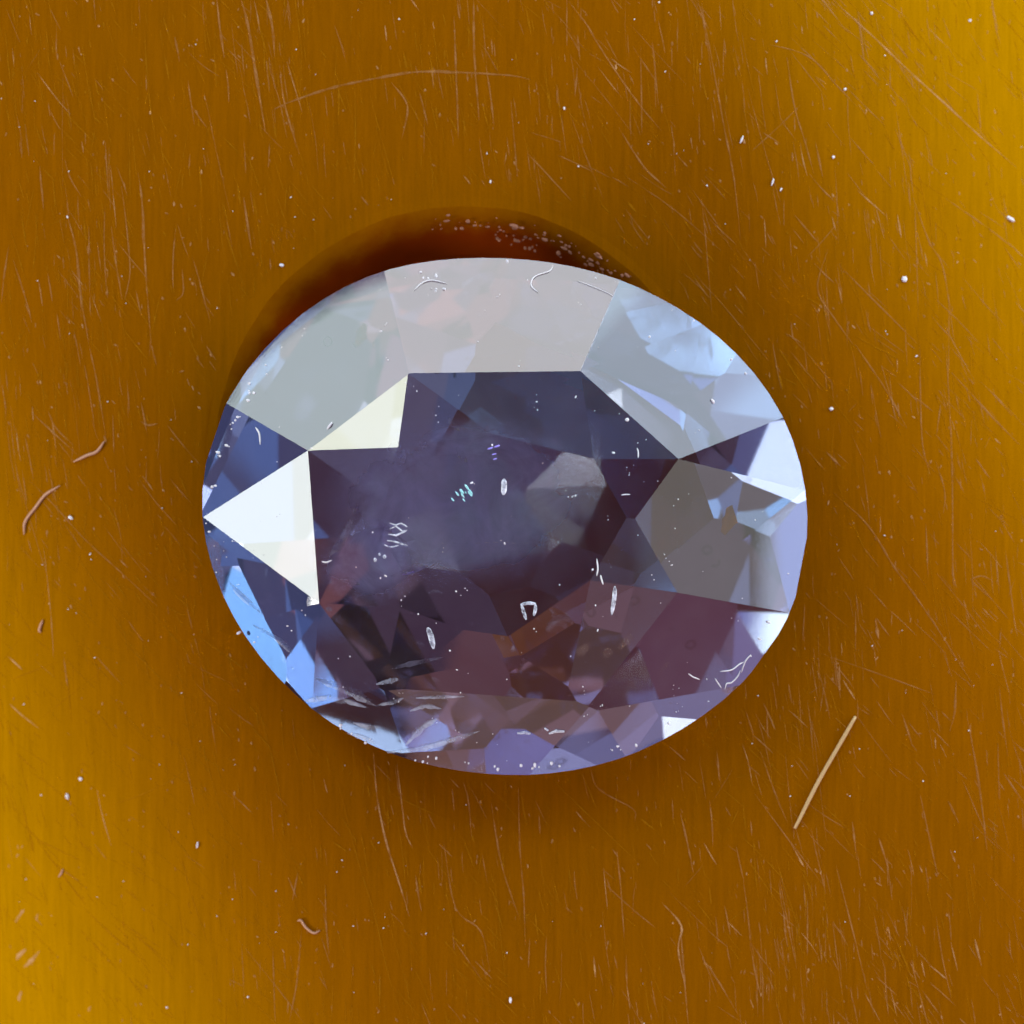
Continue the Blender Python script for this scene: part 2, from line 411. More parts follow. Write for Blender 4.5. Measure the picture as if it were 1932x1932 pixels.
def ring(e):
    out = []
    for k in range(NA):
        a = 2 * math.pi * k / NA; w = max(0, 1 - abs(e - .01) / .05) * (.004 * math.sin(5 * a + 1) + .003 * math.sin(11 * a) + .0022 * math.sin(23 * a + 2) + .0016 * math.sin(41 * a))
        out.append((HCX + (HRX + e + w) * math.cos(a), HCY + (HRY + e + w) * math.sin(a)))
    return out
LIP = 7
for e, z in prof[:LIP + 1]: V += [(x, y, z) for x, y in ring(e)]
for r in range(LIP):
    for k in range(NA):
        j = (k + 1) % NA; F.append((r * NA + k, r * NA + j, (r + 1) * NA + j, (r + 1) * NA + k))
link('hole_wall', V, F, HOLE_SHADE, block, True, BO)
V = []; F = []
for e, z in prof[LIP:]: V += [(x, y, z) for x, y in ring(e)]
for r in range(len(prof) - LIP - 1):
    for k in range(NA):
        j = (k + 1) % NA; F.append((r * NA + k, r * NA + j, (r + 1) * NA + j, (r + 1) * NA + k))
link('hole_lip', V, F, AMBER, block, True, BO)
V = [(HCX, HCY, -.45)]; F = []
for f, z in ((.35, -.447), (.7, -.435), (1.0, -.42)):
    V += [(HCX + (HRX - .17) * f * math.cos(2 * math.pi * k / NA), HCY + (HRY - .17) * f * math.sin(2 * math.pi * k / NA), z) for k in range(NA)]
for k in range(NA):
    j = (k + 1) % NA; F.append((0, 1 + k, 1 + j))
    for r in range(2): F.append((1 + r * NA + k, 1 + (r + 1) * NA + k, 1 + (r + 1) * NA + j, 1 + r * NA + j))
link('hole_floor', V, F, HOLE_SHADE, block, True, BO)
V = []; F = []; NR = 44; B = 1.62
inner = ring(.065)
outer = []
for k in range(NA):
    a = 2 * math.pi * k / NA; c, s = math.cos(a), math.sin(a); t = B / max(abs(c), abs(s)); outer.append((c * t, s * t))
for r in range(NR + 1):
    t = r / NR
    for k in range(NA):
        x = inner[k][0] * (1 - t) + outer[k][0] * t; y = inner[k][1] * (1 - t) + outer[k][1] * t
        V.append((x, y, slab_z(x, y)))
for r in range(NR):
    for k in range(NA):
        j = (k + 1) % NA; F.append((r * NA + k, r * NA + j, (r + 1) * NA + j, (r + 1) * NA + k))
b0 = len(V)
for k in range(NA): V.append((outer[k][0], outer[k][1], min(-.6, slab_z(*outer[k]) - .1)))
for k in range(NA):
    j = (k + 1) % NA; F.append((NR * NA + k, NR * NA + j, b0 + j, b0 + k))
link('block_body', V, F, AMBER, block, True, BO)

# ------------------------------------------------------------------ gemstone: every facet cut from its own plane
def facet_polys(planes):
    out = []
    for i, (nm, n, d) in enumerate(planes):
        n = Vector(n); a = n.orthogonal().normalized(); b = n.cross(a); c = n * d
        poly = [c + a * 3 + b * 3, c - a * 3 + b * 3, c - a * 3 - b * 3, c + a * 3 - b * 3]
        for k, (_, n2, d2) in enumerate(planes):
            if k == i: continue
            n2 = Vector(n2); q = []
            for p in range(len(poly)):
                A, Bv = poly[p - 1], poly[p]; da = n2.dot(A) - d2; db = n2.dot(Bv) - d2
                if (da <= 0) != (db <= 0): q.append(A + (Bv - A) * (da / (da - db)))
                if db <= 0: q.append(Bv)
            poly = q
            if len(poly) < 3: break
        if len(poly) >= 3: out.append((nm, n, poly, i))
    return out
planes = [(nm, (a, b, c), d) for nm, a, b, c, d in CROWN] + [('girdle', (a, b, 0.0), d) for a, b, d in GIRDLE] + [('pavilion_facet', (a, b, c), d) for a, b, c, d in PAVILION]
POLYS = facet_polys(planes)
pool = []
def weld(v):
    for w in pool:
        if abs(w[0] - v[0]) < 4e-6 and abs(w[1] - v[1]) < 4e-6 and abs(w[2] - v[2]) < 4e-6: return w
    w = (v[0], v[1], v[2]); pool.append(w); return w
facets = []
for nm, n, poly, idx in POLYS:
    q = []
    for v in poly:
        w = weld(v)
        if not q or (q[-1] is not w): q.append(w)
    if len(q) > 2 and q[0] is q[-1]: q.pop()
    if len(q) >= 3:
        ar = sum(((Vector(q[k]) - Vector(q[0])).cross(Vector(q[k + 1]) - Vector(q[0])) for k in range(1, len(q) - 1)), Vector((0, 0, 0)))
        if ar.dot(n) < 0: q.reverse()
        facets.append((nm, n, q, ar.length / 2, idx))
zmin = min(v[2] for f in facets for v in f[2])
GO = ((952 - 966) / 1000, -(975 - 966) / 1000, zmin)
gem = thing(bpy.data.objects.new('gemstone', None), 'oval faceted violet blue sapphire seated over the hole in the amber block', 'gemstone')
COL.objects.link(gem); gem.location = GO
girdle_q = []
FACET_LABELS = {33: 'bright white triangular facet at the pointed end', 36: 'pale cream facet beside the white one', 3: 'broad pale grey facet', 0: 'dark purple table facet'}
for nm, n, q, ar, idx in facets:
    if nm == 'girdle':
        girdle_q.append(q); continue
    o = link(nm, q, [tuple(range(len(q)))], GLASS if nm == 'pavilion_facet' else GLASS_TOP, gem, False, GO)
    if idx in FACET_LABELS: o['label'] = FACET_LABELS[idx]
runs = []                                   # the girdle is cut into runs where crown and pavilion facets meet
for q in girdle_q:
    ids = {id(v) for v in q}; hitr = [r for r in runs if r[0] & ids]; new = [set(ids), [q]]
    for r in hitr: new[0] |= r[0]; new[1] += r[1]; runs.remove(r)
    runs.append(new)
for _, qs in runs:
    vs = []; fs = []; at = {}
    for q in qs:
        for v in q:
            if id(v) not in at: at[id(v)] = len(vs); vs.append(v)
        fs.append(tuple(at[id(v)] for v in q))
    link('girdle', vs, fs, GLASS, gem, False, GO)
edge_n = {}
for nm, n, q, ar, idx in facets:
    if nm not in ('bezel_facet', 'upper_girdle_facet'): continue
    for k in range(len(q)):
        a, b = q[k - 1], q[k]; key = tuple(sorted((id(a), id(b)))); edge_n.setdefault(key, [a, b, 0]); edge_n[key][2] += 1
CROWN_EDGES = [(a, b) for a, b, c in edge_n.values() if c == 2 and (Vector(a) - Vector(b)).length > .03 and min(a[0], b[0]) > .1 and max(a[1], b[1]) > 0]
CR = [(Vector((a, b, c)), d) for _, a, b, c, d in CROWN]
def crown_z(x, y): return min((d - n.x * x - n.y * y) / n.z for n, d in CR)
def crown_pt(u, v, lift=0.0):
    z = .3
    for _ in range(4):
        x, y, _z = px(u, v, z); z = crown_z(x, y) + lift
    return (x, y, z)
def slab_pt(u, v, lift=0.0):
    x, y, _z = px(u, v, 0); return (x, y, slab_z(x, y) + lift)

# ------------------------------------------------------------------ small shapes
def catmull(P, n=6):
    if len(P) < 3: 
        a, b = Vector(P[0]), Vector(P[-1]); return [tuple(a.lerp(b, t / n)) for t in range(n + 1)]
    P = [Vector(p) for p in P]; Q = [P[0] * 2 - P[1]] + P + [P[-1] * 2 - P[-2]]; out = []
    for i in range(1, len(Q) - 2):
        for t in range(n):
            t /= n; a, b, c, d = Q[i - 1], Q[i], Q[i + 1], Q[i + 2]
            out.append(tuple(.5 * (2 * b + (c - a) * t + (2 * a - 5 * b + 4 * c - d) * t * t + (3 * b - a - 3 * c + d) * t ** 3)))
    return out + [tuple(P[-1])]
def tube(P, r, ns=6, taper=.35):
    P = [Vector(p) for p in P]; V = []; F = []; m = len(P)
    for i, p in enumerate(P):
        t = (P[min(i + 1, m - 1)] - P[max(i - 1, 0)]).normalized(); s = t.cross(Vector((0, 0, 1)))
        s = s.normalized() if s.length > 1e-6 else Vector((1, 0, 0)); w = s.cross(t)
        k = i / (m - 1); rr = r * (taper + (1 - taper) * min(1, 5 * min(k, 1 - k)))
        for a in range(ns): V.append(tuple(p + s * rr * math.cos(2 * math.pi * a / ns) + w * rr * math.sin(2 * math.pi * a / ns)))
    for i in range(m - 1):
        for a in range(ns): F.append((i * ns + a, i * ns + (a + 1) % ns, (i + 1) * ns + (a + 1) % ns, (i + 1) * ns + a))
    F.append(tuple(range(ns))[::-1]); F.append(tuple(range((m - 1) * ns, m * ns)))
    return V, F
def grain(c, r, sx=1.0, sy=1.0, rot=0.0, sz=.6):
    V = []; F = []; ca, sa = math.cos(rot), math.sin(rot)
    for zz, rr in ((-.8, .55), (0, 1.0), (.75, .5)):
        for a in range(6):
            j = rr * random.uniform(.75, 1.2); x = r * sx * j * math.cos(a * 1.0472); y = r * sy * j * math.sin(a * 1.0472)
            V.append((c[0] + x * ca - y * sa, c[1] + x * sa + y * ca, c[2] + r * sz * zz))
    for b in (0, 6):
        for a in range(6): F.append((b + a, b + (a + 1) % 6, b + 6 + (a + 1) % 6, b + 6 + a))
    F += [(5, 4, 3, 2, 1, 0), (12, 13, 14, 15, 16, 17)]
    return V, F
class Heap:
    def __init__(s): s.V = []; s.F = []
    def add(s, vf):
        b = len(s.V); s.V += vf[0]; s.F += [tuple(i + b for i in f) for f in vf[1]]
def ridge(P, w, h):
    m = len(P); V = []; F = []
    for i in range(m):
        p = Vector(P[i]); t = Vector(P[min(i + 1, m - 1)]) - Vector(P[max(i - 1, 0)]); s = Vector((-t.y, t.x, 0)); s.normalize()
        k = i / (m - 1); ww = w * min(1, .12 + 3.2 * min(k, 1 - k)) * random.uniform(.5, 1.35)
        for q in (-1, 0, 1):
            V.append((p.x + s.x * ww * q, p.y + s.y * ww * q, p.z + (h if q == 0 else -.0001)))
    for i in range(m - 1):
        for q in (0, 1): F.append((i * 3 + q, i * 3 + q + 1, i * 3 + q + 4, i * 3 + q + 3))
    return V, F

# ------------------------------------------------------------------ scratches on the block
def scratch_pts(pts, n=5):
    x, y = [], []
    P = catmull([(u, v, 0) for u, v in pts], n)
    return [slab_pt(u + random.uniform(-.25, .25), v + random.uniform(-.25, .25), .0006) for u, v, _ in P]
SCR = [  # traced one by one from the photograph: points, width, tone
    (((456,0), (470,50), (485,145), (502,249)), 0.0025, 1),
    (((503,0), (515,50), (520,111)), 0.0022, 1),
    (((529,125), (539,202), (566,293)), 0.0014, 1),
    (((411,0), (418,60), (426,114)), 0.0018, 1),
    (((333,74), (342,121)), 0.0016, 1),
    (((357,155), (369,239)), 0.0016, 1),
    (((263,327), (271,387), (276,505), (286,650)), 0.0016, 1),
    (((128,404), (145,471), (153,555), (168,650)), 0.0018, 1),
    (((232,353), (242,438), (247,515), (236,569)), 0.0012, 1),
    (((212,428), (222,505), (232,566)), 0.0013, 1),
    (((333,434), (328,498), (328,545)), 0.0011, 1),
    (((345,508), (347,552), (333,569)), 0.0011, 1),
    (((461,374), (475,471)), 0.0016, 1),
    (((77,313), (84,397)), 0.0012, 1),
    (((50,236), (57,296)), 0.001, 1),
    (((17,461), (7,515), (0,572)), 0.0012, 1),
    (((24,488), (50,572), (59,609)), 0.0011, 1),
    (((91,515), (99,572)), 0.0013, 1),
    (((586,347), (599,364), (613,379)), 0.0014, 0),
    (((364,485), (377,529), (397,606)), 0.001, 1),
    (((202,270), (207,370)), 0.0011, 1),
    (((125,303), (135,337), (157,374)), 0.0011, 1),
    (((515,212), (539,199), (606,175), (650,163), (725,148), (793,138), (877,140), (961,145), (1001,153)), 0.002, 1),
    (((857,34), (862,168), (865,263)), 0.0014, 1),
    (((894,0), (895,101), (904,229)), 0.0017, 1),
    (((917,125), (926,185), (932,239)), 0.0014, 1),
    (((1069,0), (1069,91)), 0.0011, 1),
    (((1072,7), (1106,50), (1126,84), (1166,145), (1207,202), (1247,249)), 0.0014, 1),
    (((998,293), (1039,337), (1079,380)), 0.0013, 1),
    (((1166,242), (1214,316), (1257,357)), 0.0014, 1),
    (((1241,44), (1254,104)), 0.0012, 1),
    (((1230,84), (1241,202)), 0.0011, 1),
    (((739,158), (769,202), (759,263)), 0.0013, 1),
    (((964,192), (976,333)), 0.001, 1),
    (((1089,131), (1084,185)), 0.0012, 1),
    (((1313,0), (1332,67), (1362,229), (1383,337), (1396,455)), 0.0013, 1),
    (((1571,0), (1645,64), (1719,131), (1787,188), (1861,251), (1932,306)), 0.0016, 2),
    (((1483,111), (1497,202), (1517,269), (1534,330)), 0.0013, 1),
    (((1537,269), (1551,337)), 0.0014, 1),
    (((1689,236), (1726,330)), 0.0013, 1),
    (((1724,370), (1756,455), (1783,505), (1803,640)), 0.0015, 1),
    (((1728,380), (1734,606)), 0.0011, 1),
    (((1694,404), (1701,448)), 0.0015, 2),
    (((1497,407), (1541,458)), 0.0013, 1),
    (((1561,471), (1541,545), (1571,599), (1608,650)), 0.0012, 1),
    (((1585,505), (1733,650)), 0.0011, 1),
    (((1787,370), (1871,424), (1932,468)), 0.0012, 1),
    (((1450,87), (1524,108), (1578,162), (1618,202)), 0.0011, 1),
    (((1854,162), (1861,249)), 0.0011, 1),
    (((1612,650), (1672,738), (1711,809)), 0.0013, 1),
    (((1736,650), (1739,819), (1750,883)), 0.0012, 1),
    (((1787,650), (1797,853), (1798,1071), (1802,1122)), 0.0012, 1),
    (((1746,987), (1750,1088)), 0.0013, 1),
    (((1571,930), (1638,994), (1686,1071), (1726,1125), (1770,1189), (1834,1290)), 0.0016, 1),
    (((1766,819), (1793,853)), 0.0013, 1),
    (((1776,762), (1768,819)), 0.0012, 1),
    (((1766,869), (1783,927), (1780,970)), 0.0012, 1),
    (((1797,701), (1874,782), (1932,839)), 0.0013, 1),
    (((1881,1031), (1888,1122)), 0.0012, 1),
    (((1901,1038), (1918,1172)), 0.0012, 1),
    (((1834,1092), (1854,1087), (1874,1095)), 0.0015, 1),
    (((1649,1166), (1655,1206)), 0.0026, 1),
    (((1588,1282), (1611,1319)), 0.0013, 2),
    (((1803,1282), (1800,1342), (1790,1379)), 0.0017, 1),
    (((1699,1345), (1719,1406)), 0.0013, 1),
    (((1827,1366), (1847,1484), (1861,1605)), 0.0016, 1),
    (((1733,1497), (1766,1648)), 0.0014, 1),
    (((1837,1770), (1849,1820)), 0.0024, 2),
    (((1750,1817), (1783,1844)), 0.0014, 2),
    (((1322,1803), (1349,1840), (1393,1914)), 0.0013, 1),
    (((1282,1531), (1295,1585), (1307,1645)), 0.0014, 1),
    (((1282,1736), (1288,1820), (1297,1932)), 0.0016, 1),
    (((1433,1416), (1460,1494), (1484,1551)), 0.0013, 1),
    (((1497,1601), (1514,1632)), 0.0015, 2),
    (((1787,1510), (1807,1551)), 0.0017, 1),
    (((1790,1601), (1800,1625)), 0.0015, 2),
    (((1406,1342), (1420,1383)), 0.0013, 1),
    (((1605,1547), (1613,1618)), 0.0015, 1),
    (((1655,1578), (1674,1638)), 0.0014, 1),
    (((1413,1881), (1420,1898)), 0.0014, 2),
    (((705,1420), (712,1500), (729,1585), (759,1679), (773,1726)), 0.0014, 2),
    (((749,1440), (759,1517), (766,1568), (779,1598)), 0.0011, 2),
    (((874,1473), (884,1510), (890,1578)), 0.0011, 1),
    (((927,1514), (938,1585), (951,1645), (981,1733)), 0.0013, 1),
    (((978,1484), (981,1601), (988,1686), (991,1780)), 0.0011, 1),
    (((837,1585), (860,1709), (907,1753), (924,1824)), 0.0011, 1),
    (((1113,1446), (1129,1487), (1193,1524), (1197,1548)), 0.0012, 1),
    (((1163,1601), (1170,1669), (1177,1770)), 0.0011, 1),
    (((1180,1797), (1182,1861)), 0.0014, 1),
    (((1119,1800), (1123,1840)), 0.0012, 2),
    (((1247,1699), (1284,1743), (1278,1787), (1292,1861)), 0.0015, 2),
    (((1267,1504), (1269,1544)), 0.0012, 1),
    (((1261,1406), (1292,1433)), 0.0011, 2),
    (((641,1484), (675,1618), (709,1729), (729,1820), (759,1921)), 0.0011, 0),
    (((0,1335), (24,1356), (61,1383)), 0.0012, 2),
    (((199,1312), (236,1356), (296,1423)), 0.0012, 0),
    (((118,1282), (125,1369)), 0.0012, 0),
    (((202,1524), (253,1507), (323,1473), (354,1443)), 0.0012, 0),
    (((173,1497), (182,1544), (199,1605)), 0.0011, 2),
    (((562,1645), (552,1699)), 0.0011, 1),
    (((569,1753), (559,1854), (544,1932)), 0.0012, 1),
    (((614,1669), (616,1746), (621,1803)), 0.0011, 1),
    (((10,1430), (54,1467)), 0.0013, 0),
    (((0,1551), (101,1645)), 0.0013, 0),
    (((47,1598), (145,1723)), 0.0014, 0),
    (((513,1787), (517,1932)), 0.0012, 1),
    (((337,1618), (354,1686), (387,1787)), 0.0012, 0),
    (((47,1820), (30,1840), (11,1856)), 0.0038, 2),  # corner strokes from here on: glossy edge highlights painted as thick pale marks
    (((18,1818), (8,1828), (-3,1842)), 0.005, 2),
    (((18,1738), (9,1750), (-2,1766)), 0.0032, 2),
    (((46,1745), (43,1760)), 0.0022, 2),
    (((6,1904), (0,1925)), 0.0036, 2),
    (((19,1611), (16,1617)), 0.0018, 2),
    (((10,1628), (4,1636)), 0.0018, 2),
    (((150,1923), (145,1935)), 0.003, 2),
    (((49,906), (98,954), (155,1017), (215,1071), (296,1145)), 0.0011, 1),
    (((61,782), (145,859)), 0.0012, 1),
    (((168,650), (182,718), (199,826)), 0.0013, 1),
    (((266,758), (278,822)), 0.0014, 1),
    (((286,650), (296,689)), 0.0016, 1),
    (((88,775), (101,805), (135,839)), 0.0013, 1),
    (((212,782), (214,856)), 0.0012, 1),
    (((111,1240), (118,1301)), 0.0012, 1),
    (((7,1287), (111,1247)), 0.0011, 0),
    (((148,1206), (175,1257), (178,1290)), 0.0012, 0),
    (((264,795), (280,802), (298,799)), 0.0013, 1),
    (((0,1243), (27,1268)), 0.0013, 2),
    (((82,1098), (71,1156)), 0.001, 0),
]
for pts, w, tone in SCR:
    v, f = ridge(scratch_pts(pts), w, w * .15)
    link('scratch', v, f, (SCR_FAINT, SCR_TAN, SCR_PALE)[tone], block, False, BO)
def in_gem(u, v): return ((u - 952) / 578) ** 2 + ((v - 975) / 494) ** 2 < 1
def in_hole(u, v): return ((u - 875) / 490) ** 2 + ((v - 857) / 490) ** 2 < 1 and v < 900
heaps = [Heap(), Heap(), Heap()]
def fine(u, v, ang, ln, w, tone):
    c, s = math.sin(ang), math.cos(ang); bend = random.gauss(0, .012) * ln
    pts = [(u, v), (u + c * ln * .5 + bend * s, v + s * ln * .5 - bend * c), (u + c * ln, v + s * ln)]
    if any(in_gem(*p) or in_hole(*p) for p in pts): return
    heaps[tone].add(ridge(scratch_pts(pts, 3), w, w * .12))
CL = [(random.uniform(0, 1932), random.uniform(0, 1932), random.choice((6, 8, 10, 38, 44)) + random.gauss(0, 3)) for k in range(70)]
for k in range(6400):
    u = random.uniform(-40, 1970); v = random.uniform(-40, 1970); cl = None
    if random.random() < .38: cl = random.choice(CL); u = cl[0] + random.gauss(0, 45); v = cl[1] + random.gauss(0, 80)
    right = min(1, max(0, (u - 850 + (960 - v) * .15) / 500)); bl = max(0, min(1, (600 - u) / 400)) * max(0, min(1, (v - 950) / 300))
    if bl > .3 and random.random() < .35: continue
    r = random.random()
    if r < .62 - .2 * right - .3 * bl: ang = math.radians(random.gauss(7, 6))
    elif right > .2 or bl > .2: ang = math.radians(random.gauss(40 if bl < .2 else 50, 10))
    else: ang = math.radians(random.gauss(14, 14))
    if random.random() < .04: ang = math.radians(random.uniform(-80, 80))
    if cl: ang = math.radians(cl[2] + random.gauss(0, 3))
    ln = min(230, random.lognormvariate(3.5, .8)); tone = 0 if (random.random() < (.74 - .30 * right + .2 * bl)) else (1 if random.random() < .93 else 2)
    fine(u, v, ang, ln, min(.0016, random.lognormvariate(-7.45, .42)) * (1.2 if tone == 0 else .95), tone)
for k in range(1500):   # nicks and specks ground into the surface
    u = random.uniform(-20, 1950); v = random.uniform(-20, 1950); 
    if in_gem(u, v) or in_hole(u, v): continue
    fine(u, v, math.radians(random.gauss(15, 25)), random.uniform(2, 10), random.uniform(.0008, .0020), random.choice((0, 0, 1, 1, 2)))
for h, m, nm in zip(heaps, (SCR_FAINT, SCR_TAN, SCR_PALE), ('faint_scratches', 'tan_scratches', 'pale_nicks')):
    o = link(nm, h.V, h.F, m, block, False, BO); o['kind'] = 'stuff'
# burrs along the drilled rim
h = Heap()
for k in range(120):
    t = random.random() ** .8; a = math.radians(97 - 68 * t + random.gauss(0, 1.2)); e = .016 + random.gauss(0, .008) + (.012 if random.random() < .15 else 0)
    x = HCX + (HRX + e) * math.cos(a); y = HCY + (HRY + e) * math.sin(a)
    h.add(grain((x, y, -.026 + e * .8), min(.005, random.lognormvariate(-6.55, .55)), random.uniform(.8, 2.6), 1, a + 1.57))
for k in range(26):
    a = math.radians(random.uniform(70, 82)); e = random.uniform(-.02, .015); h.add(grain((HCX + (HRX + e) * math.cos(a), HCY + (HRY + e) * math.sin(a), -.04), random.uniform(.0015, .004)))
link('rim_burr', h.V, h.F, BURR, block, False, BO)

# ------------------------------------------------------------------ inclusions in the stone, painted edge glints and haze
h = Heap()
for a, b in CROWN_EDGES:                    # edge glints painted as broken pale hairlines along facet edges
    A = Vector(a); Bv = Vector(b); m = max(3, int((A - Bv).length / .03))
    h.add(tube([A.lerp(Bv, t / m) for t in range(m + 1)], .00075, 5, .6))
o = link('edge_glints', h.V, h.F, EDGE, gem, False, GO); o['kind'] = 'stuff'
def inc_pt(u, v, dz): return crown_pt(u, v, -dz)
def inclusion(name, vf, mat, label=None):
    o = link(name, vf[0], vf[1], mat, gem, False, GO)
    if label: o['label'] = label
    return o
def crystal(P, r, mat, label=None, dz=-.001, ns=6): 
    return inclusion('crystal', tube(catmull([inc_pt(u, v, dz) for u, v in P], 3), r, ns, .3), mat, label)
def strip(pts, w, dz=.015):          # a thin healed crack: a curved sheet inside the stone
    P = [Vector(inc_pt(u, v, dz)) for u, v, _ in catmull([(u, v, 0) for u, v in pts], 5)]; V = []; F = []; m = len(P)
    for i, p in enumerate(P):
        t = P[min(i + 1, m - 1)] - P[max(i - 1, 0)]; s = Vector((-t.y, t.x, 0)).normalized(); k = i / (m - 1)
        ww = w * math.sin(math.pi * min(1, max(.03, k))) ** .7 * random.uniform(.7, 1.2)
        V += [tuple(p + s * ww), tuple(p + Vector((0, 0, .3 * ww))), tuple(p - s * ww)]
    for i in range(m - 1):
        for q in (0, 1): F.append((i * 3 + q, i * 3 + q + 1, i * 3 + q + 4, i * 3 + q + 3))
    return V, F
def z4(*p): return [(362.4 + .2405 * a, 836.4 + .2405 * b) for a, b in p]
def z7(*p): return [(418.2 + .2886 * a, 1115.1 + .2886 * b) for a, b in p]
crystal([(951, 903), (951, 918), (950, 934)], .0052, CRYSTAL, 'stubby white crystal inclusion')
crystal([(807, 1184), (813, 1200), (818, 1224)], .0052, CRYSTAL, 'white crystal inclusion tapering to a point')
h = Heap()
for q in ([(982, 1141), (996, 1138), (1011, 1139)], [(984, 1141), (988, 1155), (993, 1169)], [(1010, 1140), (1010, 1150), (1007, 1162)]): h.add(tube(catmull([inc_pt(u, v, -.0005) for u, v in q], 3), .0030, 6, .4))
inclusion('crystal', (h.V, h.F), CRYSTAL, 'arch shaped white crystal inclusion')
crystal([(1160, 1106), (1159, 1128), (1154, 1160)], .004, CRYSTAL, 'long bluish white crystal inclusion')
h = Heap()
for q in (z4((1550, 625), (1600, 642), (1640, 625), (1690, 655)), z4((1550, 672), (1600, 650), (1650, 690), (1690, 680)), z4((1540, 712), (1600, 722), (1650, 700), (1680, 690)), z4((1530, 762), (1590, 770), (1650, 790), (1690, 800)), z4((1510, 795), (1550, 815), (1620, 800))):
    h.add(tube([inc_pt(u, v, -.0005) for u, v in q], .0019, 5, .5))
inclusion('feather', (h.V, h.F), CRYSTAL, 'bright rippled feather inclusion')
h = Heap()
for u, v, r in ((708, 1056, .005), (726, 1050, .0045), (716, 1046, .003)): h.add(grain(inc_pt(u, v, .0), r * .8, 1, 1.3))
inclusion('crystal', (h.V, h.F), CRYSTAL)
h = Heap()
for k in range(9): h.add(grain(inc_pt(random.gauss(878, 11), random.gauss(933, 12), .0), random.uniform(.0015, .004), 1.9, .7, -.9))
inclusion('flake', (h.V, h.F), TEAL, 'flakes with teal sparkle painted in')
h = Heap()
for u, v, r in ((925, 846, .004), (938, 842, .004), (932, 857, .003), (934, 866, .003)): h.add(grain(inc_pt(u, v, .0), r * .8, 1.9, .6, .3))
inclusion('flake', (h.V, h.F), VIOLET, 'flakes with violet sparkle painted in')
inclusion('flake', tube(catmull([inc_pt(u, v, .014) for u, v in ((760, 1084), (778, 1080), (802, 1070))], 3), .0022), VIOLET)
for q in (((847, 791), (856, 803), (868, 816)), ((861, 843), (870, 858), (883, 878))): inclusion('feather', strip(q, .006), WISP)
h = Heap()
for k in range(9):
    u = 836 + k * 19 + random.uniform(-4, 4); v = 1024 + random.uniform(-1.5, 1.5); h.add(tube([inc_pt(u, v, .01), inc_pt(u + random.uniform(4, 15), v + random.uniform(-.8, .8), .01)], .0011, 5))
inclusion('needle', (h.V, h.F), CRYSTAL)
q = [(738, 1041), (775, 1038), (807, 1036), (828, 1045), (852, 1068), (830, 1090), (807, 1080), (760, 1078)]
P = [inc_pt(u, v, .018) for u, v in q]; c = inc_pt(795, 1060, .010)
inclusion('feather', (P + [c], [(k, (k + 1) % 8, 8) for k in range(8)]), VEIL)
a = [inc_pt(620 + 8 * math.cos(t * .7854), 646 + 9 * math.sin(t * .7854), .008) for t in range(9)]
inclusion('bubble', tube(a, .0014, 5, 1), DARKSPOT, 'dark ring shaped bubble')
inclusion('dark_crystal', tube([inc_pt(667, 648, .008), inc_pt(673, 658, .008)], .0024), DARKSPOT)
inclusion('dark_crystal', grain(inc_pt(470, 1194, .004), .005, 1, 1.2), DARKSPOT)
for q in (((976, 1383), (990, 1382), (1001, 1384)), ((1036, 1384), (1050, 1379), (1065, 1380)), ((1028, 1374), (1034, 1378))): inclusion('chip', tube([inc_pt(u, v, -.001) for u, v in q], .0036, 5, .5), CRYSTAL)
SPOT = wisp_mat('cloud_spot', (.75, .58, .36), .55)
for u, v, r in ((1098, 1223, .012), (1143, 1230, .011), (1183, 1207, .011), (1188, 1283, .010), (1249, 1257, .009), (1170, 1218, .006)): inclusion('cloud_haze', grain(inc_pt(u, v, .02), r, 1.3, .8, .8), SPOT)
for q, w in ((z7((1110, 505), (1260, 470), (1450, 430)), .005), (z7((1010, 610), (1090, 590), (1160, 575)), .006), (z7((1020, 745), (1110, 725), (1190, 700)), .005), (z7((1270, 700), (1420, 690), (1590, 690)), .004), (z7((1230, 785), (1330, 750), (1440, 770)), .005),
             (z7((540, 720), (680, 700), (820, 715), (960, 765)), .008), (z7((620, 570), (760, 620), (900, 680), (1050, 760)), .011), (z7((1080, 1055), (1250, 1035), (1440, 990), (1690, 915)), .007), (z7((1205, 1005), (1310, 890), (1420, 830)), .007), (z7((1330, 1020), (1480, 975), (1600, 930)), .005),
             (z7((820, 930), (930, 955), (1020, 1000)), .006), (z7((860, 860), (960, 880), (1040, 890)), .007), (z7((200, 215), (380, 320), (500, 440)), .006),
             (z4((290, 1080), (390, 1190), (590, 1365)), .007), (z4((1150, 1080), (1230, 1075), (1320, 1110)), .007), (z4((1080, 880), (1180, 760), (1290, 500)), .009), (z4((1560, 1040), (1700, 1010), (1900, 930)), .006)):
    inclusion('feather', strip(q, w, -.0006 if q[0][1] > 1290 else .004), WISP)

def cloud_haze(u, v, ru, rv, rot, dz):
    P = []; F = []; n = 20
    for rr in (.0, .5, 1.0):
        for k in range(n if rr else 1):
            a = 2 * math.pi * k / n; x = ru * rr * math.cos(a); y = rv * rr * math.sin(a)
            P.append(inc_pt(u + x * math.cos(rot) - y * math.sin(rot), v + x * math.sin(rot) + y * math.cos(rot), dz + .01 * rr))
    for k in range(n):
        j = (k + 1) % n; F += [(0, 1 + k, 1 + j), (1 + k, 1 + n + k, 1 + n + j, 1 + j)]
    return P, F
inclusion('cloud_haze', cloud_haze(870, 945, 285, 180, 0.0, .02), GLOW_HAZE, 'added lavender haze painting a glow in the middle of the stone')
inclusion('cloud_haze', cloud_haze(700, 1060, 110, 90, .4, .02), GLOW_HAZE, 'small added haze painting a glow')

